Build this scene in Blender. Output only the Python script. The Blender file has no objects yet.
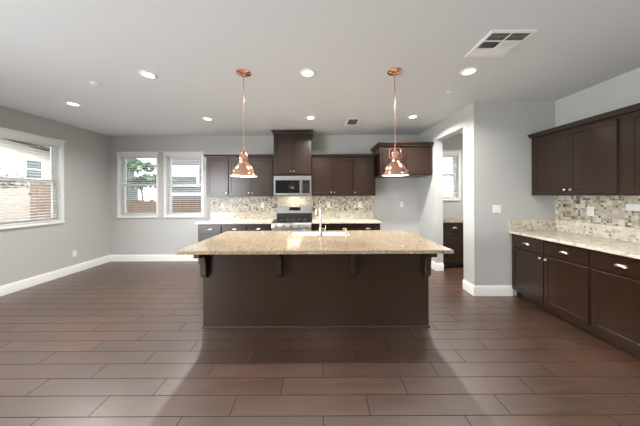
import bpy, bmesh, math, random
from mathutils import Vector, Matrix
S = bpy.context.scene
COL = S.collection
random.seed(7)
PI = math.pi

# ------------------------------------------------------------------ camera
cam_d = bpy.data.cameras.new('camera')
cam_d.sensor_width = 36.0
cam_d.lens = 36.0 * 225 / 640
cam_d.shift_y = -18 / 640
cam_d.clip_start = 0.05
cam = bpy.data.objects.new('camera', cam_d); COL.objects.link(cam)
CH = 1.43
cam.matrix_world = Matrix.Translation((0, 0, CH)) @ Matrix.Rotation(PI / 2, 4, 'X') @ Matrix.Rotation(math.radians(-0.26), 4, 'Z')
S.camera = cam

# ------------------------------------------------------------------ world, view
S.view_settings.view_transform = 'Standard'
S.view_settings.look = 'None'
S.view_settings.gamma = 1
S.view_settings.use_curve_mapping = False
S.view_settings.exposure = 0.23
W = bpy.data.worlds.new('sky'); S.world = W; W.use_nodes = True
wb = W.node_tree.nodes['Background']
wb.inputs[0].default_value = (0.90, 0.95, 1.0, 1); wb.inputs[1].default_value = 4.2

def area(name, loc, rot, sx, sy, power, col=(1, 1, 1), spread=180):
    d = bpy.data.lights.new(name, 'AREA'); d.shape = 'RECTANGLE'
    d.size = sx; d.size_y = sy; d.energy = power; d.color = col; d.spread = math.radians(spread)
    o = bpy.data.objects.new(name, d); COL.objects.link(o)
    o.location = loc; o.rotation_euler = rot
    return o
# daylight entering by the sliding door on the left
area('daylight_sliding_door', (-4.50, -1.05, 1.24), (0, -PI / 2 + math.radians(24), 0), 2.3, 3.7, 285, (0.93, 0.97, 1.0))
area('fill_uplight', (-0.8, -1.6, 1.0), (PI / 2 + math.radians(68), 0, 0), 5.0, 1.6, 20, (0.94, 0.98, 1.0), 130)  # added fill aimed up at the ceiling
sun_d = bpy.data.lights.new('sun', 'SUN'); sun_d.energy = 2.5; sun_d.angle = 0.02; sun_d.color = (1, 0.96, 0.9)
sun = bpy.data.objects.new('sun', sun_d); COL.objects.link(sun)
sun.rotation_euler = Vector((-1.0, 0.03, -0.8)).to_track_quat('-Z', 'Y').to_euler()
DOWNLIGHT_W = 28

# ------------------------------------------------------------------ materials
def srgb(r, g, b):
    f = lambda c: (c / 12.92 if c <= 0.04045 else ((c + 0.055) / 1.055) ** 2.4)
    return (f(r / 255), f(g / 255), f(b / 255), 1)

class NT:
    def __init__(s, name):
        s.m = bpy.data.materials.new(name); s.m.use_nodes = True
        s.t = s.m.node_tree; s.n = s.t.nodes; s.p = s.n['Principled BSDF']; s.out = s.n['Material Output']
    def node(s, typ, **kw):
        n = s.n.new(typ)
        for k, v in kw.items(): setattr(n, k, v)
        return n
    def link(s, a, b): s.t.links.new(a, b)
    def val(s, x, sock):
        if hasattr(x, 'links'): s.link(x, sock)
        else: sock.default_value = x
    def math(s, op, a, b=None, c=None):
        n = s.node('ShaderNodeMath', operation=op)
        s.val(a, n.inputs[0])
        if b is not None: s.val(b, n.inputs[1])
        if c is not None: s.val(c, n.inputs[2])
        return n.outputs[0]
    def mix(s, fac, a, b, mode='MIX'):
        n = s.node('ShaderNodeMix', data_type='RGBA', blend_type=mode)
        s.val(fac, n.inputs[0]); s.val(a, n.inputs[6]); s.val(b, n.inputs[7])
        return n.outputs[2]
    def ramp(s, fac, stops, interp='LINEAR'):
        n = s.node('ShaderNodeValToRGB'); n.color_ramp.interpolation = interp
        e = n.color_ramp.elements
        while len(e) < len(stops): e.new(0.5)
        for i, (p, c) in enumerate(stops): e[i].position = p; e[i].color = c
        s.link(fac, n.inputs[0]); return n.outputs[0]
    def noise(s, vec, scale, detail=3, rough=0.5):
        n = s.node('ShaderNodeTexNoise'); n.inputs['Scale'].default_value = scale
        n.inputs['Detail'].default_value = detail; n.inputs['Roughness'].default_value = rough
        if vec is not None: s.link(vec, n.inputs['Vector'])
        return n.outputs[0]
    def coords(s, scale=None, obj=True):
        if obj: v = s.node('ShaderNodeTexCoord').outputs['Object']
        else: v = s.node('ShaderNodeNewGeometry').outputs['Position']
        if scale:
            mp = s.node('ShaderNodeMapping'); mp.inputs['Scale'].default_value = scale
            s.link(v, mp.inputs[0]); v = mp.outputs[0]
        return v
    def bump(s, h, strength=0.1, dist=0.01):
        b = s.node('ShaderNodeBump'); b.inputs['Strength'].default_value = strength
        b.inputs['Distance'].default_value = dist
        s.link(h, b.inputs['Height']); s.link(b.outputs[0], s.p.inputs['Normal'])
    def base(s, c, rough=0.5, metal=0.0, spec=0.5):
        s.val(c, s.p.inputs['Base Color']); s.val(rough, s.p.inputs['Roughness'])
        s.p.inputs['Metallic'].default_value = metal
        s.p.inputs['Specular IOR Level'].default_value = spec

def m_paint(name, col, rough=0.75, bump=0.03, scale=180):
    t = NT(name); v = t.coords(obj=False)
    n = t.noise(v, scale, 2); big = t.noise(v, 1.3, 2)
    c = t.mix(t.math('MULTIPLY', big, 0.06), col, tuple(x * 0.8 for x in col[:3]) + (1,))
    t.base(c, rough, spec=0.3); t.bump(n, bump, 0.002); return t.m

def m_plain(name, col, rough=0.5, metal=0.0, spec=0.5, var=0.12, scale=25):
    t = NT(name); n = t.noise(t.coords(), scale, 3)
    c = t.mix(t.math('MULTIPLY', n, var), col, tuple(x * 0.6 for x in col[:3]) + (1,))
    t.base(c, rough, metal, spec); return t.m

def m_wood(name, dark, light, rough=0.38, scale=(14, 14, 1.1), coat=0.25):
    t = NT(name); v = t.coords(scale)
    n = t.noise(v, 2.2, 4, 0.5); f = t.noise(t.coords((60, 60, 3)), 3, 3)
    w = t.math('ADD', t.math('MULTIPLY', n, 0.75), t.math('MULTIPLY', f, 0.25))
    c = t.ramp(w, [(0.3, dark), (0.7, light)])
    t.base(c, rough, spec=0.65)
    t.p.inputs['Coat Weight'].default_value = coat; t.p.inputs['Coat Roughness'].default_value = 0.28
    t.bump(f, 0.02, 0.002); return t.m

def m_floor():
    t = NT('wood_look_plank_tile'); pos = t.coords(obj=False)
    sep = t.node('ShaderNodeSeparateXYZ'); t.link(pos, sep.inputs[0]); X, Y = sep.outputs[0], sep.outputs[1]
    PW, PL = 0.1535, 0.9144
    r = t.math('DIVIDE', t.math('SUBTRACT', Y, 1.456), PW)
    row = t.math('FLOOR', r); fy = t.math('SUBTRACT', r, row)
    c = t.math('DIVIDE', t.math('SUBTRACT', t.math('ADD', X, 0.595), t.math('MULTIPLY', row, 0.305)), PL)
    colm = t.math('FLOOR', c); fx = t.math('SUBTRACT', c, colm)
    dy = t.math('MULTIPLY', t.math('MINIMUM', fy, t.math('SUBTRACT', 1.0, fy)), PW)
    dx = t.math('MULTIPLY', t.math('MINIMUM', fx, t.math('SUBTRACT', 1.0, fx)), PL)
    d = t.math('MINIMUM', dx, dy)
    grout = t.math('LESS_THAN', d, 0.0028)
    idv = t.node('ShaderNodeCombineXYZ'); t.link(row, idv.inputs[0]); t.link(colm, idv.inputs[1])
    wn = t.node('ShaderNodeTexWhiteNoise', noise_dimensions='2D'); t.link(idv.outputs[0], wn.inputs['Vector'])
    rnd = wn.outputs['Value']
    off = t.node('ShaderNodeVectorMath', operation='MULTIPLY_ADD')
    t.link(idv.outputs[0], off.inputs[0]); off.inputs[1].default_value = (3.7, 5.1, 0); t.link(pos, off.inputs[2])
    mp = t.node('ShaderNodeMapping'); mp.inputs['Scale'].default_value = (1.2, 11, 1); t.link(off.outputs[0], mp.inputs[0])
    g1 = t.noise(mp.outputs[0], 2.4, 6, 0.62)
    mp2 = t.node('ShaderNodeMapping'); mp2.inputs['Scale'].default_value = (2.0, 3.5, 1); t.link(off.outputs[0], mp2.inputs[0])
    g2 = t.noise(mp2.outputs[0], 1.7, 4, 0.55)
    g = t.math('ADD', t.math('ADD', t.math('MULTIPLY', g1, 0.5), t.math('MULTIPLY', g2, 0.35)), t.math('MULTIPLY', rnd, 0.12))
    col = t.ramp(g, [(0.30, srgb(45, 25, 12)), (0.50, srgb(68, 41, 23)), (0.70, srgb(90, 57, 35))])
    col = t.mix(grout, col, srgb(34, 25, 20))
    rough = t.math('ADD', t.math('ADD', t.math('MULTIPLY', g1, 0.10), 0.30), t.math('MULTIPLY', grout, 0.5))
    t.base(col, rough, spec=1.0)
    t.p.inputs['IOR'].default_value = 1.85
    t.link(t.math('SUBTRACT', 1.0, t.math('MULTIPLY', grout, 0.8)), t.p.inputs['Specular IOR Level'])
    hgt = t.math('ADD', t.math('MULTIPLY', g1, 0.12), t.math('MULTIPLY', t.math('MINIMUM', d, 0.004), 250))
    t.bump(hgt, 0.12, 0.002)
    return t.m

def m_granite(name, base, blush, speck):
    t = NT(name); v = t.coords(obj=False)
    n1 = t.noise(v, 9, 5, 0.6); n2 = t.noise(v, 24, 4, 0.65); n3 = t.noise(v, 48, 2, 0.5)
    c = t.mix(t.ramp(n1, [(0.38, (0, 0, 0, 1)), (0.62, (1, 1, 1, 1))]), base, blush)
    c = t.mix(t.ramp(n2, [(0.50, (0, 0, 0, 1)), (0.64, (0.6, 0.6, 0.6, 1))]), c, srgb(122, 112, 98))
    vo = t.node('ShaderNodeTexVoronoi'); vo.inputs['Scale'].default_value = 30; t.link(v, vo.inputs['Vector'])
    near = t.math('LESS_THAN', vo.outputs['Distance'], 0.30)
    sx = t.node('ShaderNodeSeparateColor'); t.link(vo.outputs['Color'], sx.inputs[0])
    pick = t.math('MULTIPLY', near, t.math('GREATER_THAN', sx.outputs[0], 0.82))
    c = t.mix(t.math('MULTIPLY', pick, 0.75), c, speck)
    c = t.mix(t.ramp(n3, [(0.60, (0, 0, 0, 1)), (0.70, (0.6, 0.6, 0.6, 1))]), c, srgb(240, 232, 220))
    t.base(c, 0.13, spec=0.5); return t.m

def m_mosaic(name, a, b):
    # a, b: index of the two world axes the tiles run along
    t = NT(name); pos = t.coords(obj=False)
    sep = t.node('ShaderNodeSeparateXYZ'); t.link(pos, sep.inputs[0])
    U, Z = sep.outputs[a], sep.outputs[b]
    def cell(sz):
        u = t.math('DIVIDE', U, sz); z = t.math('DIVIDE', Z, sz)
        fu, fz = t.math('FLOOR', u), t.math('FLOOR', z)
        ru, rz = t.math('SUBTRACT', u, fu), t.math('SUBTRACT', z, fz)
        e = t.math('MINIMUM', t.math('MINIMUM', ru, t.math('SUBTRACT', 1.0, ru)), t.math('MINIMUM', rz, t.math('SUBTRACT', 1.0, rz)))
        cv = t.node('ShaderNodeCombineXYZ'); t.link(fu, cv.inputs[0]); t.link(fz, cv.inputs[1]); cv.inputs[2].default_value = sz * 100
        w = t.node('ShaderNodeTexWhiteNoise', noise_dimensions='3D'); t.link(cv.outputs[0], w.inputs['Vector'])
        return t.math('MULTIPLY', e, sz), w.outputs['Value'], w.outputs['Color']
    eb, vb, cb = cell(0.052); es, vs, cs = cell(0.026)
    big = t.math('GREATER_THAN', vb, 0.62)
    sc = t.node('ShaderNodeSeparateColor'); t.link(cb, sc.inputs[0])
    rnd = t.math('ADD', t.math('MULTIPLY', big, sc.outputs[1]), t.math('MULTIPLY', t.math('SUBTRACT', 1.0, big), vs))
    e = t.math('ADD', t.math('MULTIPLY', big, eb), t.math('MULTIPLY', t.math('SUBTRACT', 1.0, big), es))
    col = t.ramp(rnd, [(0.0, srgb(112, 98, 84)), (0.12, srgb(160, 148, 130)), (0.28, srgb(196, 184, 164)), (0.46, srgb(180, 172, 158)),
                       (0.60, srgb(200, 190, 170)), (0.76, srgb(148, 138, 118)), (0.84, srgb(216, 210, 194)), (0.95, srgb(126, 108, 88))], 'CONSTANT')
    col = t.mix(t.math('LESS_THAN', e, 0.0016), col, srgb(196, 190, 178))
    t.base(col, t.math('ADD', t.math('MULTIPLY', rnd, 0.3), 0.12), spec=0.6)
    t.bump(t.math('MULTIPLY', t.math('MINIMUM', e, 0.003), 300), 0.25, 0.002)
    return t.m

def m_metal(name, col, rough, brush=True):
    t = NT(name); v = t.coords((1, 1, 60) if brush else (20, 20, 20))
    n = t.noise(v, 6, 3)
    t.base(t.mix(t.math('MULTIPLY', n, 0.15), col, tuple(x * 0.7 for x in col[:3]) + (1,)), t.math('ADD', t.math('MULTIPLY', n, 0.08), rough), 1.0)
    return t.m

def m_glass(name, tint=(1, 1, 1, 1), gloss=0.09):
    t = NT(name); t.n.remove(t.p)
    tr = t.node('ShaderNodeBsdfTransparent'); tr.inputs[0].default_value = tint
    gl = t.node('ShaderNodeBsdfGlossy'); gl.inputs['Roughness'].default_value = 0.02
    fr = t.node('ShaderNodeFresnel'); fr.inputs[0].default_value = 1.45
    mx = t.node('ShaderNodeMixShader'); t.link(t.math('MULTIPLY', fr.outputs[0], gloss * 10), mx.inputs[0])
    t.link(tr.outputs[0], mx.inputs[1]); t.link(gl.outputs[0], mx.inputs[2]); t.link(mx.outputs[0], t.out.inputs[0])
    return t.m

def m_emit(name, col, s):
    t = NT(name); t.base(col, 0.4)
    t.p.inputs['Emission Color'].default_value = col; t.p.inputs['Emission Strength'].default_value = s
    return t.m

M = dict(
    wall=m_paint('wall_paint', srgb(193, 193, 190)),
    ceil=m_paint('ceiling_paint', srgb(219, 222, 224), 0.85, 0.05, 120),
    trim=m_plain('white_trim', srgb(238, 237, 234), 0.4, var=0.04),
    floor=m_floor(),
    wood=m_wood('espresso_wood', srgb(39, 23, 12), srgb(46, 28, 16), 0.27, coat=0.05),
    granite=m_granite('peach_granite', srgb(150, 137, 114), srgb(154, 131, 104), srgb(84, 74, 66)),
    granite_w=m_granite('cream_granite', srgb(220, 213, 197), srgb(202, 193, 174), srgb(96, 88, 78)),
    mos_x=m_mosaic('mosaic_tile_back', 0, 2), mos_y=m_mosaic('mosaic_tile_side', 1, 2),
    steel=m_metal('brushed_steel', srgb(182, 179, 175), 0.27), chrome=m_metal('satin_nickel', srgb(198, 192, 184), 0.2, False),
    copper=m_metal('polished_copper', srgb(234, 182, 156), 0.13, False),
    black=m_plain('black_enamel', srgb(26, 26, 28), 0.25), iron=m_plain('cast_iron', srgb(34, 33, 33), 0.6),
    bglass=m_plain('dark_glass', srgb(16, 17, 19), 0.06, spec=0.35, var=0.02),
    plastic=m_plain('white_plastic', srgb(240, 239, 235), 0.35, var=0.03),
    enamel=m_plain('white_enamel', srgb(245, 243, 238), 0.3, var=0.03),
    porcelain=m_plain('white_porcelain', srgb(240, 238, 232), 0.12, var=0.03),
    blind=m_plain('white_blind', srgb(236, 236, 233), 0.5, var=0.04),
    vinyl=m_plain('white_vinyl', srgb(240, 241, 240), 0.35, var=0.03),
    glass=m_glass('window_glass'), dark=m_plain('dark_void', srgb(40, 39, 38), 0.8),
    lens=m_emit('lit_lens', (1, 0.97, 0.92, 1), 6.0), bulb=m_emit('lit_bulb', (1, 0.93, 0.82, 1), 4.0),
    led=m_emit('display_digits', (0.55, 0.85, 1, 1), 0.6),
    fence=m_wood('fence_wood', srgb(98, 76, 60), srgb(130, 104, 84), 0.8, (6, 6, 0.7), 0.0),
    stucco=m_paint('pale_stucco', srgb(186, 181, 172), 0.9, 0.3, 60), siding=m_paint('grey_siding', srgb(120, 122, 123), 0.85, 0.1, 40),
    tan=m_plain('tan_block', srgb(190, 178, 166), 0.9, var=0.6, scale=5),
    roof=m_plain('grey_roof', srgb(96, 94, 92), 0.9, var=0.3, scale=8), teal=m_plain('teal_paint', srgb(92, 108, 112), 0.7),
    leaf=m_plain('green_leaf', srgb(124, 152, 122), 0.5, var=0.6, scale=3), olive=m_plain('olive_leaf', srgb(62, 72, 54), 0.6, var=0.6, scale=9),
    bark=m_plain('bark', srgb(112, 98, 86), 0.9, var=0.5, scale=20), ground=m_plain('concrete_ground', srgb(150, 145, 137), 0.9, var=0.3, scale=3),
)

# ------------------------------------------------------------------ mesh helpers
class MB:
    def __init__(s): s.bm = bmesh.new()
    def _add(s, b):
        me = bpy.data.meshes.new('tmp'); b.to_mesh(me); b.free(); s.bm.from_mesh(me); bpy.data.meshes.remove(me)
    def box(s, x0, x1, y0, y1, z0, z1, bev=0.0, seg=1, rot=None):
        b = bmesh.new(); bmesh.ops.create_cube(b, size=1)
        for v in b.verts: v.co = Vector(((v.co.x + .5) * (x1 - x0) + x0, (v.co.y + .5) * (y1 - y0) + y0, (v.co.z + .5) * (z1 - z0) + z0))
        if bev: bmesh.ops.bevel(b, geom=b.edges[:], offset=bev, segments=seg, affect='EDGES')
        if rot: b.transform(rot)
        s._add(b); return s
    def prism(s, poly, axis, a, c, bev=0.0):
        b = bmesh.new()
        def P(u, w, k): return {'x': (k, u, w), 'y': (u, k, w), 'z': (u, w, k)}[axis]
        v0 = [b.verts.new(P(u, w, a)) for u, w in poly]; v1 = [b.verts.new(P(u, w, c)) for u, w in poly]
        n = len(poly); b.faces.new(v0); b.faces.new(v1[::-1])
        for i in range(n): b.faces.new((v0[i], v1[i], v1[(i + 1) % n], v0[(i + 1) % n]))
        bmesh.ops.recalc_face_normals(b, faces=b.faces[:])
        if bev: bmesh.ops.bevel(b, geom=b.edges[:], offset=bev, segments=1, affect='EDGES')
        s._add(b); return s
    def lathe(s, prof, c=(0, 0, 0), axis='z', seg=32):
        b = bmesh.new(); rings = []
        for r, z in prof:
            if r < 1e-6:
                rings.append([b.verts.new((0, 0, z))])
            else:
                rings.append([b.verts.new((r * math.cos(2 * PI * k / seg), r * math.sin(2 * PI * k / seg), z)) for k in range(seg)])
        for A, B in zip(rings, rings[1:]):
            for k in range(seg):
                k2 = (k + 1) % seg
                if len(A) == 1 and len(B) == 1: continue
                if len(A) == 1: b.faces.new((A[0], B[k2], B[k]))
                elif len(B) == 1: b.faces.new((A[k], A[k2], B[0]))
                else: b.faces.new((A[k], A[k2], B[k2], B[k]))
        bmesh.ops.recalc_face_normals(b, faces=b.faces[:])
        R = {'z': Matrix(), 'y': Matrix.Rotation(PI / 2, 4, 'X'), 'x': Matrix.Rotation(PI / 2, 4, 'Y')}[axis]
        b.transform(Matrix.Translation(c) @ R); s._add(b); return s
    def tube(s, pts, r, seg=10, radii=None):
        b = bmesh.new(); pts = [Vector(p) for p in pts]; rings = []
        up = Vector((0, 0, 1))
        for i, p in enumerate(pts):
            d = (pts[min(i + 1, len(pts) - 1)] - pts[max(i - 1, 0)]).normalized()
            if i == 0:
                ref = Vector((1, 0, 0)) if abs(d.x) < .9 else up
                n = (ref - d * ref.dot(d)).normalized()
            else: n = (n - d * n.dot(d)).normalized()
            q = d.cross(n); rr = radii[i] if radii else r
            rings.append([b.verts.new(p + rr * (math.cos(2 * PI * k / seg) * n + math.sin(2 * PI * k / seg) * q)) for k in range(seg)])
        for A, B in zip(rings, rings[1:]):
            for k in range(seg): b.faces.new((A[k], A[(k + 1) % seg], B[(k + 1) % seg], B[k]))
        b.faces.new(rings[0][::-1]); b.faces.new(rings[-1])
        bmesh.ops.recalc_face_normals(b, faces=b.faces[:]); s._add(b); return s
    def loft(s, rects, bev=0.0):
        # rects: list of (x0,x1,y0,y1,z) joined into one closed solid
        b = bmesh.new(); R = []
        for x0, x1, y0, y1, z in rects:
            R.append([b.verts.new(p) for p in ((x0, y0, z), (x1, y0, z), (x1, y1, z), (x0, y1, z))])
        for A, B in zip(R, R[1:]):
            for k in range(4): b.faces.new((A[k], A[(k + 1) % 4], B[(k + 1) % 4], B[k]))
        b.faces.new(R[0][::-1]); b.faces.new(R[-1])
        bmesh.ops.recalc_face_normals(b, faces=b.faces[:])
        if bev: bmesh.ops.bevel(b, geom=b.edges[:], offset=bev, segments=1, affect='EDGES')
        s._add(b); return s
    def shaker(s, x0, x1, z0, z1, y0=-0.02, y1=0.0, stile=0.06, deep=0.007):
        # a framed door or drawer front facing -y, one connected solid
        b = bmesh.new(); bmesh.ops.create_cube(b, size=1)
        for v in b.verts: v.co = Vector(((v.co.x + .5) * (x1 - x0) + x0, (v.co.y + .5) * (y1 - y0) + y0, (v.co.z + .5) * (z1 - z0) + z0))
        bmesh.ops.recalc_face_normals(b, faces=b.faces[:])
        f = [f for f in b.faces if f.normal.y < -.9][0]
        outer = list(f.edges)
        if stile:
            bmesh.ops.inset_region(b, faces=[f], thickness=stile, depth=0)
            bmesh.ops.inset_region(b, faces=[f], thickness=0.006, depth=0)
            for v in f.verts: v.co.y += deep
        bmesh.ops.bevel(b, geom=outer, offset=0.0025, segments=1, affect='EDGES')
        s._add(b); return s
    def build(s, name, mat, parent=None, smooth=True, ang=35):
        me = bpy.data.meshes.new(name); s.bm.to_mesh(me); s.bm.free()
        me.materials.append(M[mat] if isinstance(mat, str) else mat)
        if smooth:
            me.polygons.foreach_set('use_smooth', [True] * len(me.polygons))
            me.set_sharp_from_angle(angle=math.radians(ang))
        o = bpy.data.objects.new(name, me); COL.objects.link(o)
        if parent is not None: o.parent = parent
        return o

def thing(name, label, cat, loc=(0, 0, 0), rz=0, group=None):
    o = bpy.data.objects.new(name, None); COL.objects.link(o); o.empty_display_size = 0.1
    o.location = loc; o.rotation_euler = (0, 0, rz); o['label'] = label; o['category'] = cat
    if group: o['group'] = group
    return o
def tag(o, label, cat, group=None):
    o['label'] = label; o['category'] = cat
    if group: o['group'] = group
    return o
def struct(o): o['kind'] = 'structure'; return o

# ------------------------------------------------------------------ room shell
LX, RX, BY, RY, FY, H = -4.59, 3.32, 4.92, -6.0, 3.17, 2.737
PX0, PX1, PRX = 2.17, 2.31, 4.15      # partition faces, pantry right wall

def wall_holes(name, axis, u0, u1, t0, t1, holes, z1=H, mat='wall'):
    """wall slab along axis ('x' or 'y'), thickness t0..t1, with rectangular holes (u0,u1,z0,z1): one connected mesh"""
    us = sorted({u0, u1} | {h[0] for h in holes} | {h[1] for h in holes})
    zs = sorted({0.0, z1} | {h[2] for h in holes} | {h[3] for h in holes})
    nu, nz = len(us) - 1, len(zs) - 1
    solid = lambda i, j: 0 <= i < nu and 0 <= j < nz and not any(h[0] < (us[i] + us[i + 1]) / 2 < h[1] and h[2] < (zs[j] + zs[j + 1]) / 2 < h[3] for h in holes)
    m = MB(); b = m.bm; V = {}
    def v(i, j, t):
        if (i, j, t) not in V:
            p = (us[i], (t0, t1)[t], zs[j]) if axis == 'x' else ((t0, t1)[t], us[i], zs[j])
            V[i, j, t] = b.verts.new(p)
        return V[i, j, t]
    for i in range(nu):
        for j in range(nz):
            if not solid(i, j): continue
            for t in (0, 1): b.faces.new((v(i, j, t), v(i + 1, j, t), v(i + 1, j + 1, t), v(i, j + 1, t)))
            for di, dj, e in ((-1, 0, ((i, j), (i, j + 1))), (1, 0, ((i + 1, j), (i + 1, j + 1))), (0, -1, ((i, j), (i + 1, j))), (0, 1, ((i, j + 1), (i + 1, j + 1)))):
                if not solid(i + di, j + dj):
                    (a, c), (d, f) = e
                    b.faces.new((v(a, c, 0), v(d, f, 0), v(d, f, 1), v(a, c, 1)))
    bmesh.ops.recalc_face_normals(b, faces=b.faces[:])
    return struct(m.build(name, mat, smooth=False))

WIN = dict(a=(-4.40, -3.56, 0.98, 2.33), b=(-3.38, -2.57, 0.98, 2.33), p=(2.42, 3.04, 1.32, 2.33), l=(2.20, 4.00, 0.98, 2.36))
wall_holes('wall_back', 'x', LX - .15, PRX + .15, BY, BY + .15, [WIN['a'], WIN['b'], WIN['p']])
wall_holes('wall_left', 'y', RY, BY, LX - .15, LX, [WIN['l'], (-2.95, 0.85, 0.0, 2.45)])
wall_holes('wall_right', 'y', RY, FY, RX, RX + .15, [])
wall_holes('wall_pantry_front', 'x', PX0, PRX + .15, FY, FY + .14, [])
wall_holes('wall_pantry_side', 'y', FY + .14, BY, PX0, PX1, [(3.41, 4.23, 0.0, 2.45)])
wall_holes('wall_pantry_right', 'y', FY + .14, BY, PRX, PRX + .15, [])
wall_holes('wall_rear', 'x', LX - .15, RX + .15, RY - .15, RY, [])
struct(MB().box(LX - .15, PRX + .15, RY - .15, BY + .15, -0.12, 0).build('floor', 'floor', smooth=False))
struct(MB().box(LX - .15, PRX + .15, RY - .15, BY + .15, H, H + .12).build('ceiling', 'ceil', smooth=False))
struct(MB().box(-40, 40, -30, 60, -0.4, -0.2).build('ground_outside', 'ground', smooth=False))

BH, BT = 0.145, 0.016
def baseboard(name, axis, a, b, face, sgn, miter=0):
    # profile: (distance from the wall, height); sgn gives the room side
    prof = [(0, 0), (BT, 0), (BT, BH - .03), (BT - .004, BH - .018), (BT - .009, BH - .006), (0.004, BH), (0, BH)]
    pts = [(face + sgn * d, z) for d, z in prof]
    m = MB(); m.prism(pts, 'y' if axis == 'y' else 'x', a, b) if axis == 'x' else m.prism(pts, 'y', a, b)
    return struct(m.build(name, 'trim', smooth=True, ang=20))
baseboard('baseboard_left', 'y', 0.90, BY, LX, 1)
baseboard('baseboard_back', 'x', LX + BT, -2.36, BY, -1)
baseboard('baseboard_alcove', 'x', 1.18, PX0 - BT, BY, -1)
baseboard('baseboard_front', 'x', PX0 - BT, 2.70, FY, -1)
baseboard('baseboard_jamb', 'y', FY, 3.41, PX0, -1)
baseboard('baseboard_stub', 'y', 4.23 - BT, BY, PX0, -1)
baseboard('baseboard_stub_end', 'x', PX0, PX1, 4.23, -1)

# ------------------------------------------------------------------ windows
def window(name, w, z0, z1, loc, rz, lights=1, sill=True):
    """local frame: x along the wall, room side is -y, wall face at y=0; origin at the middle of the sill"""
    o = bpy.data.objects.new(name, None); COL.objects.link(o); o.location = loc; o.rotation_euler = (0, 0, rz); struct(o)
    h = z1 - z0; hw = w / 2; zm = h * 0.497
    def ring(x0, x1, a, b, t, y0, y1, nm, mat='vinyl', par=o):
        m = MB(); bm = m.bm; V = []
        for yy in (y0, y1):
            V.append([bm.verts.new(p) for p in ((x0, yy, a), (x1, yy, a), (x1, yy, b), (x0, yy, b), (x0 + t, yy, a + t), (x1 - t, yy, a + t), (x1 - t, yy, b - t), (x0 + t, yy, b - t))])
        for k in range(4):
            k2 = (k + 1) % 4
            for L in V: bm.faces.new((L[k], L[k2], L[k2 + 4], L[k + 4]))
            bm.faces.new((V[0][k], V[0][k2], V[1][k2], V[1][k])); bm.faces.new((V[0][k + 4], V[0][k2 + 4], V[1][k2 + 4], V[1][k + 4]))
        bmesh.ops.recalc_face_normals(bm, faces=bm.faces[:])
        return m.build(nm, mat, par, smooth=False)
    # casing on the wall
    c = 0.028
    MB().box(-hw - c, -hw + .012, -.014, .01, -.0, h, .002).build('side_casing', 'trim', o)
    MB().box(hw - .012, hw + c, -.014, .01, -.0, h, .002).build('side_casing', 'trim', o)
    MB().loft([(-hw - c, hw + c, -.014, .0, h), (-hw - c, hw + c, -.014, .0, h + .035), (-hw - c - .015, hw + c + .015, -.03, .0, h + .045), (-hw - c - .015, hw + c + .015, -.03, .0, h + .062)]).build('head_casing', 'trim', o, smooth=False)
    MB().box(-hw - c, hw + c, -.028, .03, -.028, 0, .003).build('window_sill', 'trim', o)
    ring(-hw + .0005, hw - .0005, .0005, h - .0005, .012, .001, .069, 'jamb_liner')
    pw = w / lights
    for k in range(lights):
        a, b = -hw + k * pw, -hw + (k + 1) * pw
        ring(a, b, 0, h, .035, .07, .14, 'window_frame')
        up = ring(a + .03, b - .03, zm, h - .03, .03, .105, .13, 'upper_sash')
        lo = ring(a + .03, b - .03, .03, zm + .045, .04, .075, .105, 'lower_sash')
        MB().box(a + .05, b - .05, .115, .119, zm + .02, h - .05).build('pane', 'glass', up, smooth=False)
        MB().box(a + .06, b - .06, .088, .092, .06, zm + .01).build('pane', 'glass', lo, smooth=False)
    return o

def blind(w, h, loc, rz, label, tilt=12, side=1, drop=0.0):
    o = thing('window_blind', label, 'blind', loc, rz, 'white horizontal blinds in the windows')
    hw = w / 2 - .012
    MB().box(-hw, hw, .012, .058, h - .045, h - .004, .003).build('headrail', 'blind', o)
    MB().box(-hw, hw, .022, .05, .022, .04, .003).build('bottom_rail', 'blind', o)
    m = MB(); z = .085; R = math.radians(tilt)
    while z < h - .06:
        rot = Matrix.Translation((0, .036, z)) @ Matrix.Rotation(R, 4, 'X')
        m.prism([(-.024, -.001), (-.010, .0015), (.010, .0015), (.024, -.001), (.024, .0006), (.010, .0032), (-.010, .0032), (-.024, .0006)], 'x', -hw, hw) if False else None
        m.box(-hw, hw, -.023, .023, -.0012, .0012, rot=rot)
        z += .047
    m.build('slats', 'blind', o, smooth=False)
    for sx in (-1, 1):
        MB().tube([(sx * hw * .68, .036, .04), (sx * hw * .68, .036, h - .045)], .0016, 6).build('ladder_cord', 'blind', o)
    MB().tube([(side * (hw - .06), .009, h - .05), (side * (hw - .06), .006, h * .45)], .004, 8).build('tilt_wand', 'blind', o)
    return o

def back_win(key, n, label, tilt):
    x0, x1, z0, z1 = WIN[key]
    window('window_%d' % n, x1 - x0, z0, z1, ((x0 + x1) / 2, BY, z0), 0)
    blind(x1 - x0, z1 - z0, ((x0 + x1) / 2, BY, z0), 0, label, tilt)
back_win('a', 1, 'white slatted blind in the window nearest the left corner, leaves behind it', -9)
back_win('b', 2, 'white slatted blind in the window next to the left upper cabinets', -9)
back_win('p', 3, 'white slatted blind in the small pantry window seen through the doorway', -26)
x0, x1, z0, z1 = WIN['l']
window('window_4', x1 - x0, z0, z1, (LX, (x0 + x1) / 2, z0), PI / 2, lights=2)
blind(x1 - x0, z1 - z0, (LX, (x0 + x1) / 2, z0), PI / 2, 'wide white slatted blind in the window of the left side wall', 14)

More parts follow.
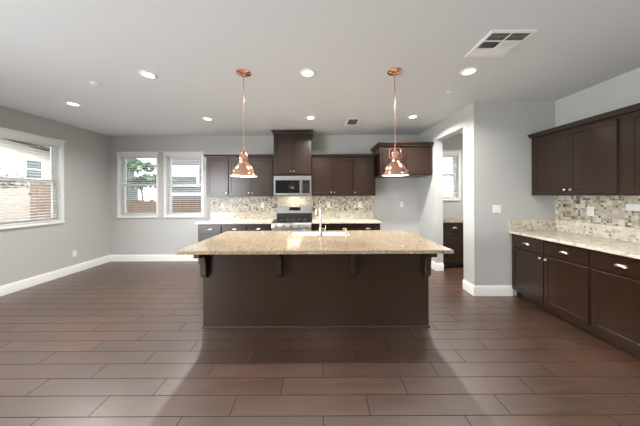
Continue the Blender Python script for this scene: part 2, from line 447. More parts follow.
# ------------------------------------------------------------------ cabinets
def knob(par, x, z, y=-.02):
    MB().lathe([(0, .024), (.009, .0235), (.0145, .019), (.0145, .015), (.007, .011), (.0055, .004), (.008, 0), (0, 0)], (x, y, z), 'y', 16).build('knob', 'chrome', par)
def cup_pull(par, x, z, y=-.02, a=.048):
    m = MB(); b = m.bm; nu, nv = 14, 8; c, dpt = .026, .024; G = []
    for i in range(nu + 1):
        u = PI * i / nu; row = []
        for j in range(nv + 1):
            t = PI / 2 * j / nv
            row.append(b.verts.new((x + a * math.cos(u), y - dpt * math.sin(u) * math.sin(t), z - .006 + c * math.sin(u) ** .7 * math.cos(t))))
        G.append(row)
    for i in range(nu):
        for j in range(nv): b.faces.new((G[i][j], G[i + 1][j], G[i + 1][j + 1], G[i][j + 1]))
    bmesh.ops.remove_doubles(b, verts=b.verts[:], dist=1e-5)
    m.box(x - a, x + a, y - .003, y, z - .006, z + .004, .001)
    m.build('cup_pull', 'chrome', par)

def upper_cab(label, loc, rz, w, h, d, doors, knobs, crown=.05, ends=(0, 0), stiles=(.03, .03), cat='upper cabinet', group=None, proj=.035, knob_z=.045):
    """origin: middle of the front edge of the carcass, at its underside; doors: number; knobs: per door 'l','r' or '' """
    o = thing('wall_cabinet', label, 'cabinet', loc, rz, group)
    hw = w / 2; hb = h - crown
    MB().box(-hw, hw, 0, d, 0, hb, .001).build('body', 'wood', o)
    if crown:
        e0, e1 = ends
        MB().loft([(-hw - .3 * proj * e0, hw + .3 * proj * e1, -.02 - .25 * proj, d, hb), (-hw - .35 * proj * e0, hw + .35 * proj * e1, -.02 - .35 * proj, d, hb + .25 * crown),
                   (-hw - proj * e0, hw + proj * e1, -.02 - proj, d, hb + .8 * crown), (-hw - proj * e0, hw + proj * e1, -.02 - proj, d, h)]).build('crown_moulding', 'wood', o, smooth=False)
    a, b = -hw + stiles[0], hw - stiles[1]; dw = (b - a) / doors
    for k in range(doors):
        p, q = a + k * dw + (.0015 if k else 0), a + (k + 1) * dw - (.0015 if k < doors - 1 else 0)
        dr = MB().shaker(p, q, .025, hb - .03).build('door', 'wood', o)
        if knobs[k]: knob(dr, p + .032 if knobs[k] == 'l' else q - .032, .025 + knob_z)
    return o

def base_cab(label, loc, rz, w, h, d, cols, knobs=True, group=None, toe=.10):
    """origin: middle of the carcass front at floor level; cols: list of knob sides, one drawer over one door per column"""
    o = thing('base_cabinet', label, 'cabinet', loc, rz, group)
    hw = w / 2
    MB().prism([(0, toe), (0, h), (d, h), (d, 0), (.065, 0), (.065, toe)], 'x', -hw, hw, .001).build('body', 'wood', o)
    n = len(cols); m = .018; cw = (w - 2 * m) / n
    for k, side in enumerate(cols):
        p, q = -hw + m + k * cw + (.006 if k else 0), -hw + m + (k + 1) * cw - (.006 if k < n - 1 else 0)
        dz = h - .175
        f = MB().shaker(p, q, dz, h - .02, stile=0).build('drawer', 'wood', o)
        cup_pull(f, (p + q) / 2, (dz + h - .02) / 2 - .002)
        dr = MB().shaker(p, q, toe + .012, dz - .02).build('door', 'wood', o)
        if knobs: knob(dr, p + .03 if side == 'l' else q - .03, dz - .06)
    return o

UZ, UH, UD = 1.41, .85, .31
FYU = BY - .002 - UD     # carcass front of the wall cabinets
def back_upper(label, x0, x1, doors, knobs, **k):
    return upper_cab(label, ((x0 + x1) / 2, FYU, UZ), 0, x1 - x0, UH, UD, doors, knobs, **k)
back_upper('single-door dark wall cabinet beside the rear window', -2.325, -1.865, 1, 'r', ends=(1, 0), stiles=(.03, .012), group='dark shaker wall cabinets')
back_upper('double-door dark wall cabinet behind the left copper pendant', -1.865, -.935, 2, 'rl', stiles=(.012, .03), group='dark shaker wall cabinets')
back_upper('double-door dark wall cabinet right of the microwave', -.165, .675, 2, 'rl', stiles=(.03, .012), group='dark shaker wall cabinets')
back_upper('single-door dark wall cabinet left of the fridge alcove', .675, 1.135, 1, 'l', stiles=(.012, .03), group='dark shaker wall cabinets')
upper_cab('tall dark cabinet above the microwave, reaching almost to the ceiling', (-.55, BY - .402, 1.835), 0, .756, .885, .40, 2, 'rl', crown=.06, ends=(1, 1), stiles=(.03, .03), proj=.04)
upper_cab('deep dark cabinet over the empty fridge alcove', (1.655, BY - .602, 1.80), 0, 1.0, .625, .60, 2, ('', ''), crown=.07, ends=(1, 0), stiles=(.05, .05), proj=.05)

CTZ, CTT = .915, .032
BCH = CTZ - CTT
def back_base(label, x0, x1, cols):
    return base_cab(label, ((x0 + x1) / 2, BY - .592, 0), 0, x1 - x0, BCH, .59, cols, group='dark base cabinets')
back_base('narrow dark base cabinet below the left rear counter, nearest the window', -2.35, -1.885, 'r')
back_base('double dark base cabinet left of the range', -1.885, -.937, 'rl')
back_base('narrow dark base cabinet right of the range, behind the faucet', -.163, .235, 'r')
back_base('double dark base cabinet under the right end of the rear counter', .235, 1.155, 'rl')
# right wall run
RD = .61
for label, ya, yb, st in (('dark two-drawer base cabinet on the right wall, at the corner by the light switch', 3.168, 2.24, 'rl'),
                          ('dark two-drawer base cabinet on the right wall, cut off by the photo edge', 2.24, 1.325, 'rl')):
    base_cab(label, (2.70, (ya + yb) / 2, 0), -PI / 2, ya - yb, BCH, RD, st, group='dark base cabinets')
upper_cab('dark double-door wall cabinet on the right wall above the cream counter', (2.98, (3.168 + 2.215) / 2, UZ), -PI / 2, .953, UH, .335, 2, 'rl', stiles=(.045, .03), crown=.05, group='dark shaker wall cabinets')
upper_cab('dark wall cabinet on the right wall, cut off by the photo edge', (2.98, (2.215 + 1.30) / 2, UZ), -PI / 2, .915, UH, .335, 2, 'rl', stiles=(.05, .03), crown=.05, ends=(0, 1), group='dark shaker wall cabinets')
# pantry
base_cab('dark pantry base cabinet seen through the doorway', (2.60, 4.36, 0), 0, .56, BCH, .558, 'r', knobs=False, group='dark base cabinets')

# ------------------------------------------------------------------ counters and backsplashes
def counter(label, x0, x1, y0, y1, ups, mat, group='granite counters'):
    o = thing('countertop', label, 'countertop', ((x0 + x1) / 2, (y0 + y1) / 2, BCH), 0, group)
    cx, cy = (x0 + x1) / 2, (y0 + y1) / 2
    MB().box(x0 - cx, x1 - cx, y0 - cy, y1 - cy, .0005, CTT, .004, 2).build('slab', mat, o)
    for (a, b, c, d) in ups:
        MB().box(a - cx, b - cx, c - cy, d - cy, CTT, CTT + .155, .003).build('upstand', mat, o)
    return o
UB = BY - .002
counter('pale granite counter left of the range', -2.385, -.937, BY - .635, UB, [(-2.385, -.937, UB - .02, UB)], 'granite_w')
counter('pale granite counter right of the range, ending at the alcove', -.163, 1.175, BY - .635, UB, [(-.163, 1.175, UB - .02, UB)], 'granite_w')
counter('speckled cream granite counter along the right wall', 2.65, RX - .002, 1.32, FY - .002, [(RX - .022, RX - .002, 1.32, FY - .022), (2.65, RX - .002, FY - .022, FY - .002)], 'granite_w')
counter('peach granite counter inside the pantry', PX1 + .002, 2.90, 4.31, UB, [], 'granite')

MZ0, MZ1 = CTZ + .156, UZ - .001
def mosaic(label, x0, x1, y0, y1, mat):
    o = MB().box(x0, x1, y0, y1, MZ0, MZ1).build('tile_backsplash', mat, smooth=False)
    return tag(o, label, 'backsplash', 'mosaic tile backsplashes')
mosaic('mosaic tile backsplash left of the range', -2.40, -.937, UB - .009, UB, 'mos_x')
mosaic('mosaic tile backsplash right of the range', -.163, 1.175, UB - .009, UB, 'mos_x')
mosaic('mosaic tile backsplash on the right wall', RX - .011, RX - .002, 1.32, FY - .002, 'mos_y')
tag(MB().box(-.935, -.165, UB - .018, UB, .90, MZ1, .001).build('stone_backsplash', 'granite_w'), 'plain granite slab on the wall between range and microwave', 'backsplash')

# ------------------------------------------------------------------ island
IX0, IX1, IY0, IY1 = -1.265, 1.167, 2.428, 3.21
isl = thing('kitchen_island', 'long dark wooden kitchen island base with corbels under the overhang', 'island', ((IX0 + IX1) / 2, (IY0 + IY1) / 2, 0))
cx, cy = isl.location.x, isl.location.y
m = MB(); b = m.bm; wx0, wx1, wy0, wy1 = -.40 - cx, .40 - cx, 2.85 - cy, 3.20 - cy
bx0, bx1, by0, by1 = IX0 - cx, IX1 - cx, IY0 - cy, IY1 - cy
ql = lambda x0, x1, y0, y1, z: [b.verts.new(p) for p in ((x0, y0, z), (x1, y0, z), (x1, y1, z), (x0, y1, z))]
rings = [ql(bx0, bx1, by0, by1, 0), ql(bx0, bx1, by0, by1, BCH), ql(wx0, wx1, wy0, wy1, BCH), ql(wx0, wx1, wy0, wy1, .68)]
for A, B_ in zip(rings, rings[1:]):
    for k in range(4): b.faces.new((A[k], A[(k + 1) % 4], B_[(k + 1) % 4], B_[k]))
b.faces.new(rings[0][::-1]); b.faces.new(rings[3])
bmesh.ops.recalc_face_normals(b, faces=b.faces[:])
m.build('body', 'wood', isl, smooth=False)
m = MB()
m.loft([(IX0 - cx - .014, IX1 - cx + .014, IY0 - cy - .014, IY1 - cy - .1, 0), (IX0 - cx - .014, IX1 - cx + .014, IY0 - cy - .014, IY1 - cy - .1, .008), (IX0 - cx - .002, IX1 - cx + .002, IY0 - cy - .002, IY1 - cy - .1, .02)])
m.build('shoe_moulding', 'wood', isl, smooth=False)
for x in (-1.234, -.437, .34, 1.136):
    pr = [(0, 0), (-.19, 0), (-.19, -.070), (-.182, -.080), (-.110, -.084), (-.088, -.092), (-.078, -.112), (-.071, -.15), (-.064, -.20), (-.060, -.245), (-.064, -.272), (-.060, -.298), (-.042, -.320), (-.02, -.332), (0, -.336)]
    pr = [(IY0 - cy - .001 + u, BCH - .0005 + z) for u, z in pr]
    MB().prism(pr, 'x', x - cx - .029, x - cx + .029, .003).build('corbel', 'wood', isl)

# island countertop with a sink cut-out
TX0, TX1, TY0, TY1 = -1.345, 1.235, 2.075, 3.262
SX0, SX1, SY0, SY1 = -.385, .385, 2.86, 3.19
m = MB(); b = m.bm
xs, ys = [TX0, SX0, SX1, TX1], [TY0, SY0, SY1, TY1]; zz = (BCH + .0005, CTZ); V = {}
for i in range(4):
    for j in range(4):
        for k in range(2): V[i, j, k] = b.verts.new((xs[i], ys[j], zz[k]))
for i in range(3):
    for j in range(3):
        if i == 1 and j == 1: continue
        for k in range(2): b.faces.new((V[i, j, k], V[i + 1, j, k], V[i + 1, j + 1, k], V[i, j + 1, k]))
for i in range(3):
    for j in (0, 3): b.faces.new((V[i, j, 0], V[i + 1, j, 0], V[i + 1, j, 1], V[i, j, 1]))
    for j in (0, 3): b.faces.new((V[j, i, 0], V[j, i + 1, 0], V[j, i + 1, 1], V[j, i, 1]))
for (p, q) in (((1, 1), (2, 1)), ((2, 1), (2, 2)), ((2, 2), (1, 2)), ((1, 2), (1, 1))):
    b.faces.new((V[p + (0,)], V[q + (0,)], V[q + (1,)], V[p + (1,)]))
bmesh.ops.recalc_face_normals(b, faces=b.faces[:])
eg = [e for e in b.edges if len(e.link_faces) == 2 and e.calc_face_angle(0) > 1.0]
bmesh.ops.bevel(b, geom=eg, offset=.004, segments=2, affect='EDGES')
tag(m.build('island_countertop', 'granite', smooth=True), 'large peach speckled granite slab on the dark kitchen island', 'countertop')

# sink: open bowl hung in the cut-out
m = MB(); b = m.bm
def rring(x0, x1, y0, y1, z): return [b.verts.new(p) for p in ((x0, y0, z), (x1, y0, z), (x1, y1, z), (x0, y1, z))]
e = .002
R = [rring(SX0 + e + .012, SX1 - e - .012, SY0 + e + .012, SY1 - e - .012, .905), rring(SX0 + e, SX1 - e, SY0 + e, SY1 - e, .905), rring(SX0 + e, SX1 - e, SY0 + e, SY1 - e, .70)]
R2 = [rring(SX0 + .016, SX1 - .016, SY0 + .016, SY1 - .016, .72)]
for A, B_ in ((R[0], R[1]), (R[1], R[2]), (R[0], R2[0])):
    for k in range(4): b.faces.new((A[k], A[(k + 1) % 4], B_[(k + 1) % 4], B_[k]))
b.faces.new(R[2]); b.faces.new(R2[0])
bmesh.ops.recalc_face_normals(b, faces=b.faces[:])
sk = tag(m.build('kitchen_sink', 'porcelain', smooth=False), 'white undermount sink set into the far side of the island top', 'sink')
MB().lathe([(0, .003), (.03, .003), (.042, .005), (.044, 0), (0, 0)], (0, (SY0 + SY1) / 2, .721), 'z', 24).build('drain', 'steel', sk)

# faucet and soap dispenser
fa = thing('kitchen_faucet', 'tall arched nickel faucet on the island by the sink', 'faucet', (.005, 2.825, CTZ))
MB().lathe([(0, 0), (.03, 0), (.03, .006), (.024, .012), (.022, .08), (.017, .095), (.0145, .11), (0, .11)], (0, 0, 0)).build('base', 'chrome', fa)
pts = [(0, 0, .10), (0, 0, .33)] + [(-.012 * (1 - math.cos(t)) * 2, .075 * (1 - math.cos(t)), .33 + .085 * math.sin(t)) for t in [PI * k / 12 for k in range(1, 12)]] + [(-.05, .15, .32)]
MB().tube(pts, .0125, 12).build('spout', 'chrome', fa)
MB().lathe([(0, 0), (.015, 0), (.019, .03), (.016, .09), (0, .09)], (-.05, .151, .235)).build('spray_head', 'chrome', fa)
MB().tube([(.018, 0, .055), (.05, 0, .062), (.062, -.01, .10), (.066, -.012, .135)], .006, 8, [.013, .010, .006, .005]).build('handle', 'chrome', fa)
sd = thing('soap_dispenser', 'small nickel soap dispenser beside the tall faucet', 'soap dispenser', (.325, 2.83, CTZ))
MB().lathe([(0, 0), (.022, 0), (.022, .005), (.016, .01), (.015, .05), (.010, .055), (.009, .08), (0, .08)]).build('base', 'chrome', sd)
MB().tube([(.006, 0, .08), (-.02, .03, .086), (-.03, .05, .078)], .006, 8, [.012, .008, .005]).build('nozzle', 'chrome', sd)

# ------------------------------------------------------------------ range
RW, RYF = .756, 4.27
rg = thing('gas_range', 'stainless steel gas range with black cooktop against the back wall', 'range', (-.55, 4.58, 0))
f = RYF - 4.58; bk = 4.885 - 4.58; h2 = RW / 2
MB().box(-h2, h2, f + .03, bk, .04, .885, .003).build('body', 'steel', rg)
MB().box(-h2, h2, f + .045, bk, .886, .912, .006, 2).build('cooktop', 'black', rg)
MB().prism([(f, .80), (f + .012, .885), (f + .045, .905), (f + .045, .80)], 'x', -h2, h2, .002).build('control_panel', 'steel', rg)
for k in range(5):
    x = -.29 + k * .145
    kn = MB().lathe([(0, .034), (.017, .034), (.02, .028), (.021, .006), (.026, .004), (.026, 0), (0, 0)], (x, f + .004, .845), 'y', 20).build('knob', 'steel', rg)
dr = MB().box(-h2 + .004, h2 - .004, f, f + .03, .22, .775, .004).build('oven_door', 'steel', rg)
MB().box(-.25, .25, f - .002, f + .002, .33, .62, .001).build('oven_window', 'bglass', dr)
hd = MB().tube([(-.31, f - .045, .72), (.31, f - .045, .72)], .011, 12)
for sx in (-.29, .29): hd.tube([(sx, f + .002, .72), (sx, f - .045, .72)], .009, 8)
hd.build('handle', 'steel', dr)
MB().box(-h2 + .004, h2 - .004, f + .002, f + .03, .05, .205, .004).build('storage_drawer', 'steel', rg)
for sx in (-1, 1):
    for yy in (f + .06, bk - .05): MB().lathe([(0, 0), (.02, 0), (.02, .01), (.012, .015), (.012, .042), (0, .042)], (sx * .33, yy, 0), 'z', 12).build('foot', 'black', rg)
bgd = MB().prism([(bk - .085, .912), (bk - .06, 1.08), (bk - .045, 1.19), (bk, 1.19), (bk, .912)], 'x', -h2, h2, .004).build('backguard', 'steel', rg)
MB().prism([(bk - .0875, .913), (bk - .0665, 1.045), (bk - .0655, 1.045), (bk - .08, .913)], 'x', -h2 + .003, h2 - .003).build('lower_band', 'black', bgd)
MB().box(-.11, .13, bk - .062, bk - .045, 1.10, 1.17, .001).build('display', 'bglass', bgd)
dg = MB()
def seven(mb, x, z, y, n, w=.014, hh=.03, t=.003):
    on = {'1': 'bc', '2': 'abged', '0': 'abcdef', '3': 'abgcd', ':': ''}[n]
    seg = dict(a=(0, w, hh - t, hh), d=(0, w, 0, t), g=(0, w, hh / 2 - t / 2, hh / 2 + t / 2), f=(0, t, hh / 2, hh), e=(0, t, 0, hh / 2), b=(w - t, w, hh / 2, hh), c=(w - t, w, 0, hh / 2))
    for k in on: a_, b_, c_, d_ = seg[k]; mb.box(x + a_, x + b_, y - .001, y, z + c_, z + d_)
for q in range(3):
    for r_ in range(2): MB().box(-.09 + r_ * .17 , -.06 + r_ * .17, bk - .0645, bk - .061, 1.107 + q * .021, 1.121 + q * .021, .001).build('button', 'iron', bgd)
for sx in (-.24, 0, .24):
    g = MB(); gx0, gx1, gy0, gy1, gz = sx - .115, sx + .115, f + .07, bk - .10, .945
    for x in (gx0, sx, gx1): g.box(x - .006, x + .006, gy0, gy1, gz - .012, gz, .002)
    for y in (gy0, (gy0 + gy1) / 2, gy1): g.box(gx0, gx1, y - .006, y + .006, gz - .012, gz, .002)
    for x in (gx0, gx1):
        for y in (gy0, gy1): g.box(x - .007, x + .007, y - .007, y + .007, .912, gz - .005)
    g.build('grate', 'iron', rg)
    for y in ((gy0 * 3 + gy1) / 4, (gy0 + 3 * gy1) / 4):
        MB().lathe([(0, .02), (.03, .018), (.034, .012), (.045, .008), (.047, 0), (0, 0)], (sx, y, .912), 'z', 20).build('burner', 'iron', rg)

# ------------------------------------------------------------------ microwave
mw = thing('microwave_oven', 'stainless over-range microwave with dark glass window', 'microwave', (-.55, BY - .41, 1.425))
f, w2, hh = 0, .378, .395
MB().box(-w2, w2, f + .03, .405, 0, hh, .003).build('body', 'steel', mw)
dr = MB().box(-w2, .178, f, f + .029, .0, hh, .004).build('door', 'steel', mw)
MB().box(-.345, .145, f - .003, f + .003, .045, .305, .003).build('window', 'bglass', dr)
hd = MB().tube([(.163, f - .035, .04), (.163, f - .035, .32)], .009, 10)
for z in (.06, .30): hd.tube([(.163, f + .002, z), (.163, f - .035, z)], .007, 8)
hd.build('handle', 'steel', dr)
cp = MB().box(.180, w2, f, f + .029, 0, hh, .004).build('control_panel', 'steel', mw)
kp = MB().box(.197, .345, f - .003, f + .003, .045, .305, .002).build('keypad', 'bglass', cp)
MB().box(.215, .327, f - .0045, f - .0025, .262, .292, .0005).build('display', 'black', cp)
for i in range(3):
    for j in range(5): MB().box(.215 + i * .041, .245 + i * .041, f - .0045, f - .0025, .06 + j * .038, .085 + j * .038, .0005).build('button', 'iron', cp)
MB().box(-.30, .30, .08, .30, -.004, .002).build('filter_grille', 'iron', mw)
d = bpy.data.lights.new('hood_lamp', 'AREA'); d.shape = 'RECTANGLE'; d.size = .25; d.size_y = .05; d.energy = 1.6; d.color = (1, .85, .65)
o = bpy.data.objects.new('hood_lamp', d); COL.objects.link(o); o.parent = mw; o.location = (0, .25, -.008)

# ------------------------------------------------------------------ pendants
def pendant(x, y, label, ang):
    o = thing('pendant_lamp', label, 'pendant lamp', (x, y, 1.635), ang, 'copper pendant lamps over the island')
    ct = H - 1.635
    MB().lathe([(0, ct - .028), (.012, ct - .028), (.03, ct - .024), (.066, ct - .014), (.078, ct - .006), (.078, ct - .0005), (0, ct - .0005)], seg=36).build('canopy', 'copper', o)
    MB().tube([(0, 0, .29), (0, 0, ct - .026)], .0065, 12).build('rod', 'copper', o)
    out = [(.139, 0), (.141, .006), (.128, .014), (.121, .022), (.118, .04), (.108, .068), (.088, .098), (.066, .122), (.050, .138), (.045, .148)]
    inn = [(r - .003, z - .0015) for r, z in out[::-1]]
    MB().lathe(out + [(.0425, .148)], seg=48).build('shade', 'copper', o)
    MB().lathe([(.0424, .146)] + inn[1:] + [(.138, 0)], seg=48).build('shade_lining', 'enamel', o)
    MB().lathe([(.0, .142), (.047, .142), (.049, .150), (.049, .158), (.044, .162), (.044, .168), (.047, .172), (.047, .18), (.042, .184), (.042, .225), (.038, .238), (.026, .25), (.014, .256), (.010, .292), (0, .292)], seg=36).build('neck', 'copper', o)
    yk = [(.047, 0, .185), (.060, 0, .19), (.060, 0, .25), (.057, 0, .275), (.046, 0, .287), (0, 0, .289), (-.046, 0, .287), (-.057, 0, .275), (-.060, 0, .25), (-.060, 0, .19), (-.047, 0, .185)]
    MB().tube(yk, .0042, 10).build('yoke', 'copper', o)
    for sx in (-1, 1): MB().lathe([(0, 0), (.009, .001), (.010, .006), (.006, .012), (0, .013)], (sx * .060, 0, .19), 'x', 12).build('yoke_screw', 'copper', o)
    MB().lathe([(0, 0), (.007, .001), (.008, .02), (.004, .026), (0, .026)], (.112, 0, .05), 'x', 12).build('thumb_screw', 'copper', o)
    MB().lathe([(0, .035), (.02, .04), (.03, .06), (.028, .08), (.016, .105), (.014, .14), (0, .14)], seg=24).build('bulb', 'bulb', o)
    d = bpy.data.lights.new('pendant_light', 'POINT'); d.energy = 2.0; d.color = (1, .88, .72); d.shadow_soft_size = .03
    l = bpy.data.objects.new('pendant_light', d); COL.objects.link(l); l.parent = o; l.location = (0, 0, .02)
pendant(-.81, 2.40, 'left copper dome pendant hanging in front of the left wall cabinets', 1.2)
pendant(.80, 2.39, 'right copper dome pendant hanging in front of the fridge alcove cabinet', -.1)

# ------------------------------------------------------------------ ceiling fixtures
def downlight(x, y, label, group='recessed ceiling lights', power=None):
    o = thing('recessed_light', label, 'ceiling light', (x, y, H), 0, group)
    MB().lathe([(.060, -.012), (.066, -.006), (.086, -.003), (.088, -.0005), (.058, -.0005), (.056, -.010), (.060, -.012)], seg=36).build('trim_ring', 'plastic', o)
    MB().lathe([(0, -.006), (.058, -.006), (.058, -.001), (0, -.001)], seg=32).build('lens', 'lens', o)
    d = bpy.data.lights.new('downlight', 'AREA'); d.shape = 'DISK'; d.size = .11; d.energy = power or DOWNLIGHT_W; d.color = (1, .975, .94); d.spread = math.radians(150)
    l = bpy.data.objects.new('downlight', d); COL.objects.link(l); l.parent = o; l.location = (0, 0, -.014)
for x, y, t in ((-1.84, 2.42, 'round recessed light left of the left pendant canopy'), (-.125, 2.40, 'round recessed light between the two pendant canopies'),
                (1.585, 2.385, 'round recessed light near the large ceiling vent'), (-3.48, 3.18, 'round recessed light nearest the left wall'),
                (-1.90, 3.82, 'round recessed light in front of the left wall cabinets'), (-.15, 3.79, 'round recessed light in front of the tall cabinet over the microwave'),
                (1.56, 3.765, 'round recessed light in front of the fridge alcove cabinet')):
    downlight(x, y, t, power=DOWNLIGHT_W * (0.8 if y < 2.6 and x > 1 else 0.58 if y < 2.6 else 0.8 if x < -3 else 1.3 if x > 1 else 1.1))
# unseen lights added behind the camera to brighten the room
for x, y in ((-2.6, -.6), (0, -.6), (2.2, -.6)):
    downlight(x, y, 'added unseen recessed light behind the camera', group='added recessed lights over the rear of the room', power=24)

downlight(3.2, 3.85, 'added unseen recessed light in the pantry ceiling', group='added pantry light', power=24)  # unseen lamp added to lift the dark pantry

def ceiling_vent(x0, x1, y0, y1, label, layout):
    o = thing('ceiling_vent', label, 'air vent', ((x0 + x1) / 2, (y0 + y1) / 2, H)); cx, cy = o.location.x, o.location.y
    hx, hy = (x1 - x0) / 2, (y1 - y0) / 2; fr = .028
    m = MB(); b = m.bm; V = []
    for dz, ins in ((-.001, 0), (-.008, .006), (-.010, fr), (-.001, fr + .001)):
        V.append([b.verts.new(p) for p in ((-hx + ins, -hy + ins, dz), (hx - ins, -hy + ins, dz), (hx - ins, hy - ins, dz), (-hx + ins, hy - ins, dz))])
    for A, B_ in zip(V, V[1:]):
        for k in range(4): b.faces.new((A[k], A[(k + 1) % 4], B_[(k + 1) % 4], B_[k]))
    bmesh.ops.recalc_face_normals(b, faces=b.faces[:]); m.build('frame', 'plastic', o, smooth=False)
    MB().box(-hx + fr, hx - fr, -hy + fr, hy - fr, -.0025, -.0008).build('backing', 'dark', o, smooth=False)
    nx, ny = layout['n']; iw, ih = (2 * hx - 2 * fr) / nx, (2 * hy - 2 * fr) / ny
    for i in range(1, nx): MB().box(-hx + fr + i * iw - .004, -hx + fr + i * iw + .004, -hy + fr, hy - fr, -.010, -.003).build('divider', 'plastic', o)
    for j in range(1, ny): MB().box(-hx + fr, hx - fr, -hy + fr + j * ih - .004, -hy + fr + j * ih + .004, -.0102, -.003).build('divider', 'plastic', o)
    for i in range(nx):
        for j in range(ny):
            dirn, ang = layout[i, j]; s = MB(); a0, b0 = -hx + fr + i * iw + .005, -hy + fr + j * ih + .005
            L, Wd = (iw - .01, ih - .01); n = layout.get('k', 6)
            for q in range(n):
                if dirn == 'x':
                    c = b0 + (q + .5) * Wd / n
                    s.box(-L / 2, L / 2, -.0062, .0062, -.0005, .0005, rot=Matrix.Translation((a0 + L / 2, c, -.0072)) @ Matrix.Rotation(math.radians(ang), 4, 'X'))
                else:
                    c = a0 + (q + .5) * L / n
                    s.box(-.0062, .0062, -Wd / 2, Wd / 2, -.0005, .0005, rot=Matrix.Translation((c, b0 + Wd / 2, -.0072)) @ Matrix.Rotation(math.radians(ang), 4, 'Y'))
            s.build('louvre_bank', 'plastic', o, smooth=False)
ceiling_vent(1.37, 1.745, 1.785, 2.135, 'large square white air vent in the ceiling above the right side',
             {'n': (2, 3), (0, 0): ('x', 38), (1, 0): ('x', 38), (0, 1): ('y', -40), (1, 1): ('y', 40), (0, 2): ('x', -38), (1, 2): ('x', -38)})
ceiling_vent(.475, .70, 3.84, 4.20, 'small ceiling air vent near the back wall', {'n': (1, 1), (0, 0): ('x', 24), 'k': 9})
def cap(x, y, r, nm, label):
    o = MB().lathe([(0, -.012), (r * .8, -.011), (r, -.006), (r, -.0008), (0, -.0008)], (x, y, H), seg=28).build(nm, 'plastic')
    tag(o, label, 'ceiling cap', 'round sprinkler caps')
cap(1.65, 2.87, .042, 'sprinkler_cap', 'small round white cap on the ceiling near the pantry wall')
cap(-2.60, 2.62, .06, 'sprinkler_cap', 'flat white round cap on the ceiling above the left side')

# ------------------------------------------------------------------ outlets and switches
def outlet(label, loc, rz, w=.07, h=.115, kind='outlet'):
    o = thing('wall_outlet' if kind == 'outlet' else 'light_switch', label, 'outlet' if kind == 'outlet' else 'light switch', loc, rz, 'white wall outlets' if kind == 'outlet' else None)
    MB().box(-w / 2, w / 2, -.006, -.0006, -h / 2, h / 2, .002).build('cover_plate', 'plastic', o)
    if kind == 'outlet':
        for s in (-1, 1):
            r = MB().box(-.016, .016, -.0085, -.0055, s * .024 - .014, s * .024 + .014, .002).build('socket', 'plastic', o)
            for q in (-.006, .006): MB().box(q - .001, q + .001, -.0088, -.008, s * .024 - .004, s * .024 + .006).build('slot', 'dark', r)
    else:
        n = 2
        for q in range(n):
            xx = (q - .5) * .046
            MB().prism([(-.0058, -.034), (-.011, -.034), (-.0075, .034), (-.0058, .034)], 'x', xx - .0165, xx + .0165, .001).build('rocker', 'plastic', o)
BYM = UB - .009
outlet('white outlet in the mosaic under the single left wall cabinet', (-2.13, BYM, 1.21), 0)
outlet('white outlet in the mosaic just left of the range', (-1.255, BYM, 1.215), 0)
outlet('white outlet in the mosaic just right of the range', (.185, BYM, 1.215), 0)
outlet('white outlet in the mosaic near the right end of the rear counter', (.865, BYM, 1.215), 0)
outlet('white outlet on the bare wall of the fridge alcove', (1.785, BY, 1.215), 0)
outlet('white outlet in the right wall mosaic above the corner base cabinet', (RX - .011, 2.75, 1.215), -PI / 2)
outlet('sideways white outlet in the right wall mosaic near the photo edge', (RX - .011, 2.375, 1.285), -PI / 2, .115, .07)
outlet('white outlet low on the left wall below the side window', (LX, 4.20, .36), PI / 2)
outlet('white double rocker light switch on the grey wall beside the counter', (2.49, FY, 1.22), 0, .118, .118, 'switch')

# ------------------------------------------------------------------ outside
def board_fence(label, n, bw, h, loc, rz, gap=.006):
    o = thing('wooden_fence', label, 'fence', loc, rz)
    m = MB()
    for k in range(n): m.box(k * bw, (k + 1) * bw - gap, 0, .02, .0, h + random.uniform(-.01, .01), .003)
    m.build('board_panel', 'fence', o)
    for z in (.35, h - .3): MB().box(0, n * bw, .02, .06, z, z + .09).build('rail', 'fence', o)
    MB().box(0, n * bw, -.03, .07, h + .012, h + .05).build('cap_rail', 'trim' if False else 'fence', o)
board_fence('weathered brown wooden fence seen through the rear windows', 52, .145, 1.47, (-8.2, 7.0, -.2), 0)
board_fence('tall brown wooden fence piece seen through the left side window', 9, .145, 1.95, (-7.0, 5.45, -.2), PI / 2)

hs = thing('neighbour_house', 'grey house with a white window beyond the rear fence', 'house', (-5.5, 11.0, -.2))
MB().box(-2.35, 4.5, 0, 5, 0, 4.6).build('wall', 'siding', hs, smooth=False)
wf = MB().box(-1.75, -.40, -.05, .02, 2.05, 3.1, .01).build('window', 'vinyl', hs)
MB().box(-1.64, -.51, -.056, -.045, 2.15, 2.55).build('pane', 'teal', wf, smooth=False)
MB().box(-2.4, 4.6, -.04, .02, 1.62, 1.78).build('band_trim', 'vinyl', hs, smooth=False)
MB().loft([(-2.65, 4.8, -.4, 5.4, 4.6), (-2.65, 4.8, -.4, 5.4, 4.75), (-2.35, 4.5, 2.3, 2.7, 6.3)]).build('roof', 'roof', hs, smooth=False)

hl = thing('neighbour_house', 'pale stucco house close to the left side window', 'house', (-9.0, 6.0, -.2))
MB().prism([(-3.5, 0), (2.4, 0), (2.4, 2.95), (.4, 3.28), (-3.5, 3.85)], 'x', -6, 0).build('wall', 'stucco', hl, smooth=False)
w1 = MB().box(-.02, .05, .82, 1.28, 2.14, 2.80, .01).build('window', 'vinyl', hl)
MB().box(.045, .056, .87, 1.23, 2.19, 2.45).build('pane', 'teal', w1, smooth=False)
MB().box(.045, .056, .87, 1.23, 2.50, 2.75).build('pane', 'teal', w1, smooth=False)
MB().prism([(-4.0, 3.95), (.4, 3.30), (3.1, 2.86), (3.1, 3.36), (.4, 3.80), (-4.0, 4.45)], 'x', -6, .35).build('roof', 'roof', hl, smooth=False)
MB().box(0, .03, -3.4, 2.35, 1.94, 2.03).build('band_trim', 'stucco', hl, smooth=False)

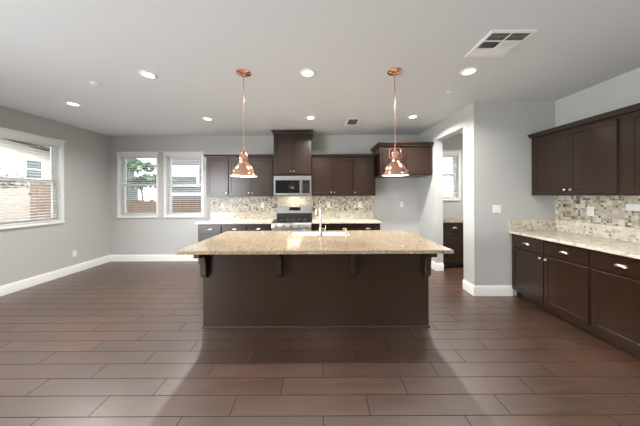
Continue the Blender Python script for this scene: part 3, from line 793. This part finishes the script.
gw = thing('garden_wall', 'low grey garden wall between the rear fence and the grey house', 'wall', (-10.6, 9.7, -.2))
MB().box(-3.2, 2.6, 0, .2, 0, 1.95).build('panel', 'siding', gw, smooth=False)
MB().box(-3.25, 2.65, -.04, .24, 1.951, 2.03, .005).build('cap', 'vinyl', gw, smooth=False)

bw = thing('block_wall', 'blotchy tan garden wall below the pale house, seen through the left side window', 'wall', (-8.55, 5.6, -.2))
MB().box(-.2, 0, -1.6, 1.42, 0, 1.93).build('panel', 'tan', bw, smooth=False)
MB().box(-.24, .04, -1.62, 1.44, 1.931, 1.98, .005).build('cap', 'stucco', bw, smooth=False)

pl = thing('porch_column', 'teal grey square column seen through the left rear window', 'column', (-7.96, 9.3, -.2))
MB().box(-.16, .16, -.16, .16, .1, 3.3).build('shaft', 'teal', pl, smooth=False)
MB().box(-.21, .21, -.21, .21, 0, .16, .01).build('base', 'teal', pl, smooth=False)
MB().box(-.21, .21, -.21, .21, 3.3, 3.42, .01).build('capital', 'teal', pl, smooth=False)

def tree(label, loc, clusters, leaf, leafmat, n, trunk):
    o = thing('garden_tree', label, 'tree', loc)
    MB().tube(trunk, .03, 8, [.05 - .035 * i / (len(trunk) - 1) for i in range(len(trunk))]).build('trunk', 'bark', o)
    for (c, r) in clusters:
        base = min(trunk, key=lambda p: (Vector(p) - Vector(c)).length)
        MB().tube([base, ((base[0] + c[0]) / 2, (base[1] + c[1]) / 2, (base[2] + c[2]) / 2 + .05), c], .01, 6).build('branch', 'bark', o)
    m = MB(); b = m.bm
    for (c, r) in clusters:
        for _ in range(n):
            p = Vector([random.gauss(0, .45) * r[k] + c[k] for k in range(3)])
            a = Vector((random.uniform(-1, 1), random.uniform(-1, 1), random.uniform(-.6, .6))).normalized()
            q = a.cross(Vector((random.uniform(-1, 1), random.uniform(-1, 1), 1))).normalized()
            L, w = leaf
            mid = p + a * L * .45 + q.cross(a) * L * .06
            v = [b.verts.new(x) for x in (p, mid + q * w / 2, p + a * L, mid - q * w / 2)]
            b.faces.new(v)
    m.build('foliage', leafmat, o, smooth=False)
tree('broad green leafed tree behind the rear fence', (-6.9, 8.3, -.2), [((.25, 0, 2.72), (.55, .3, .13)), ((.15, .1, 2.12), (.6, .3, .16)), ((.9, .1, 2.2), (.5, .3, .16))], (.30, .15), 'leaf', 170,
     [(.3, .1, 0), (.32, .1, 1.0), (.28, .05, 1.9), (.2, 0, 2.5)])
tree('thin olive branches reaching in front of the left side window', (-6.1, 4.1, -.2), [((.0, .34, 1.90), (.12, .26, .14)), ((.02, .10, 1.9), (.12, .3, .2)), ((0, -.2, 2.1), (.15, .3, .3))], (.10, .026), 'olive', 90,
     [(0, -.1, 0), (0, -.08, .9), (.02, -.05, 1.6), (0, 0, 1.9)])
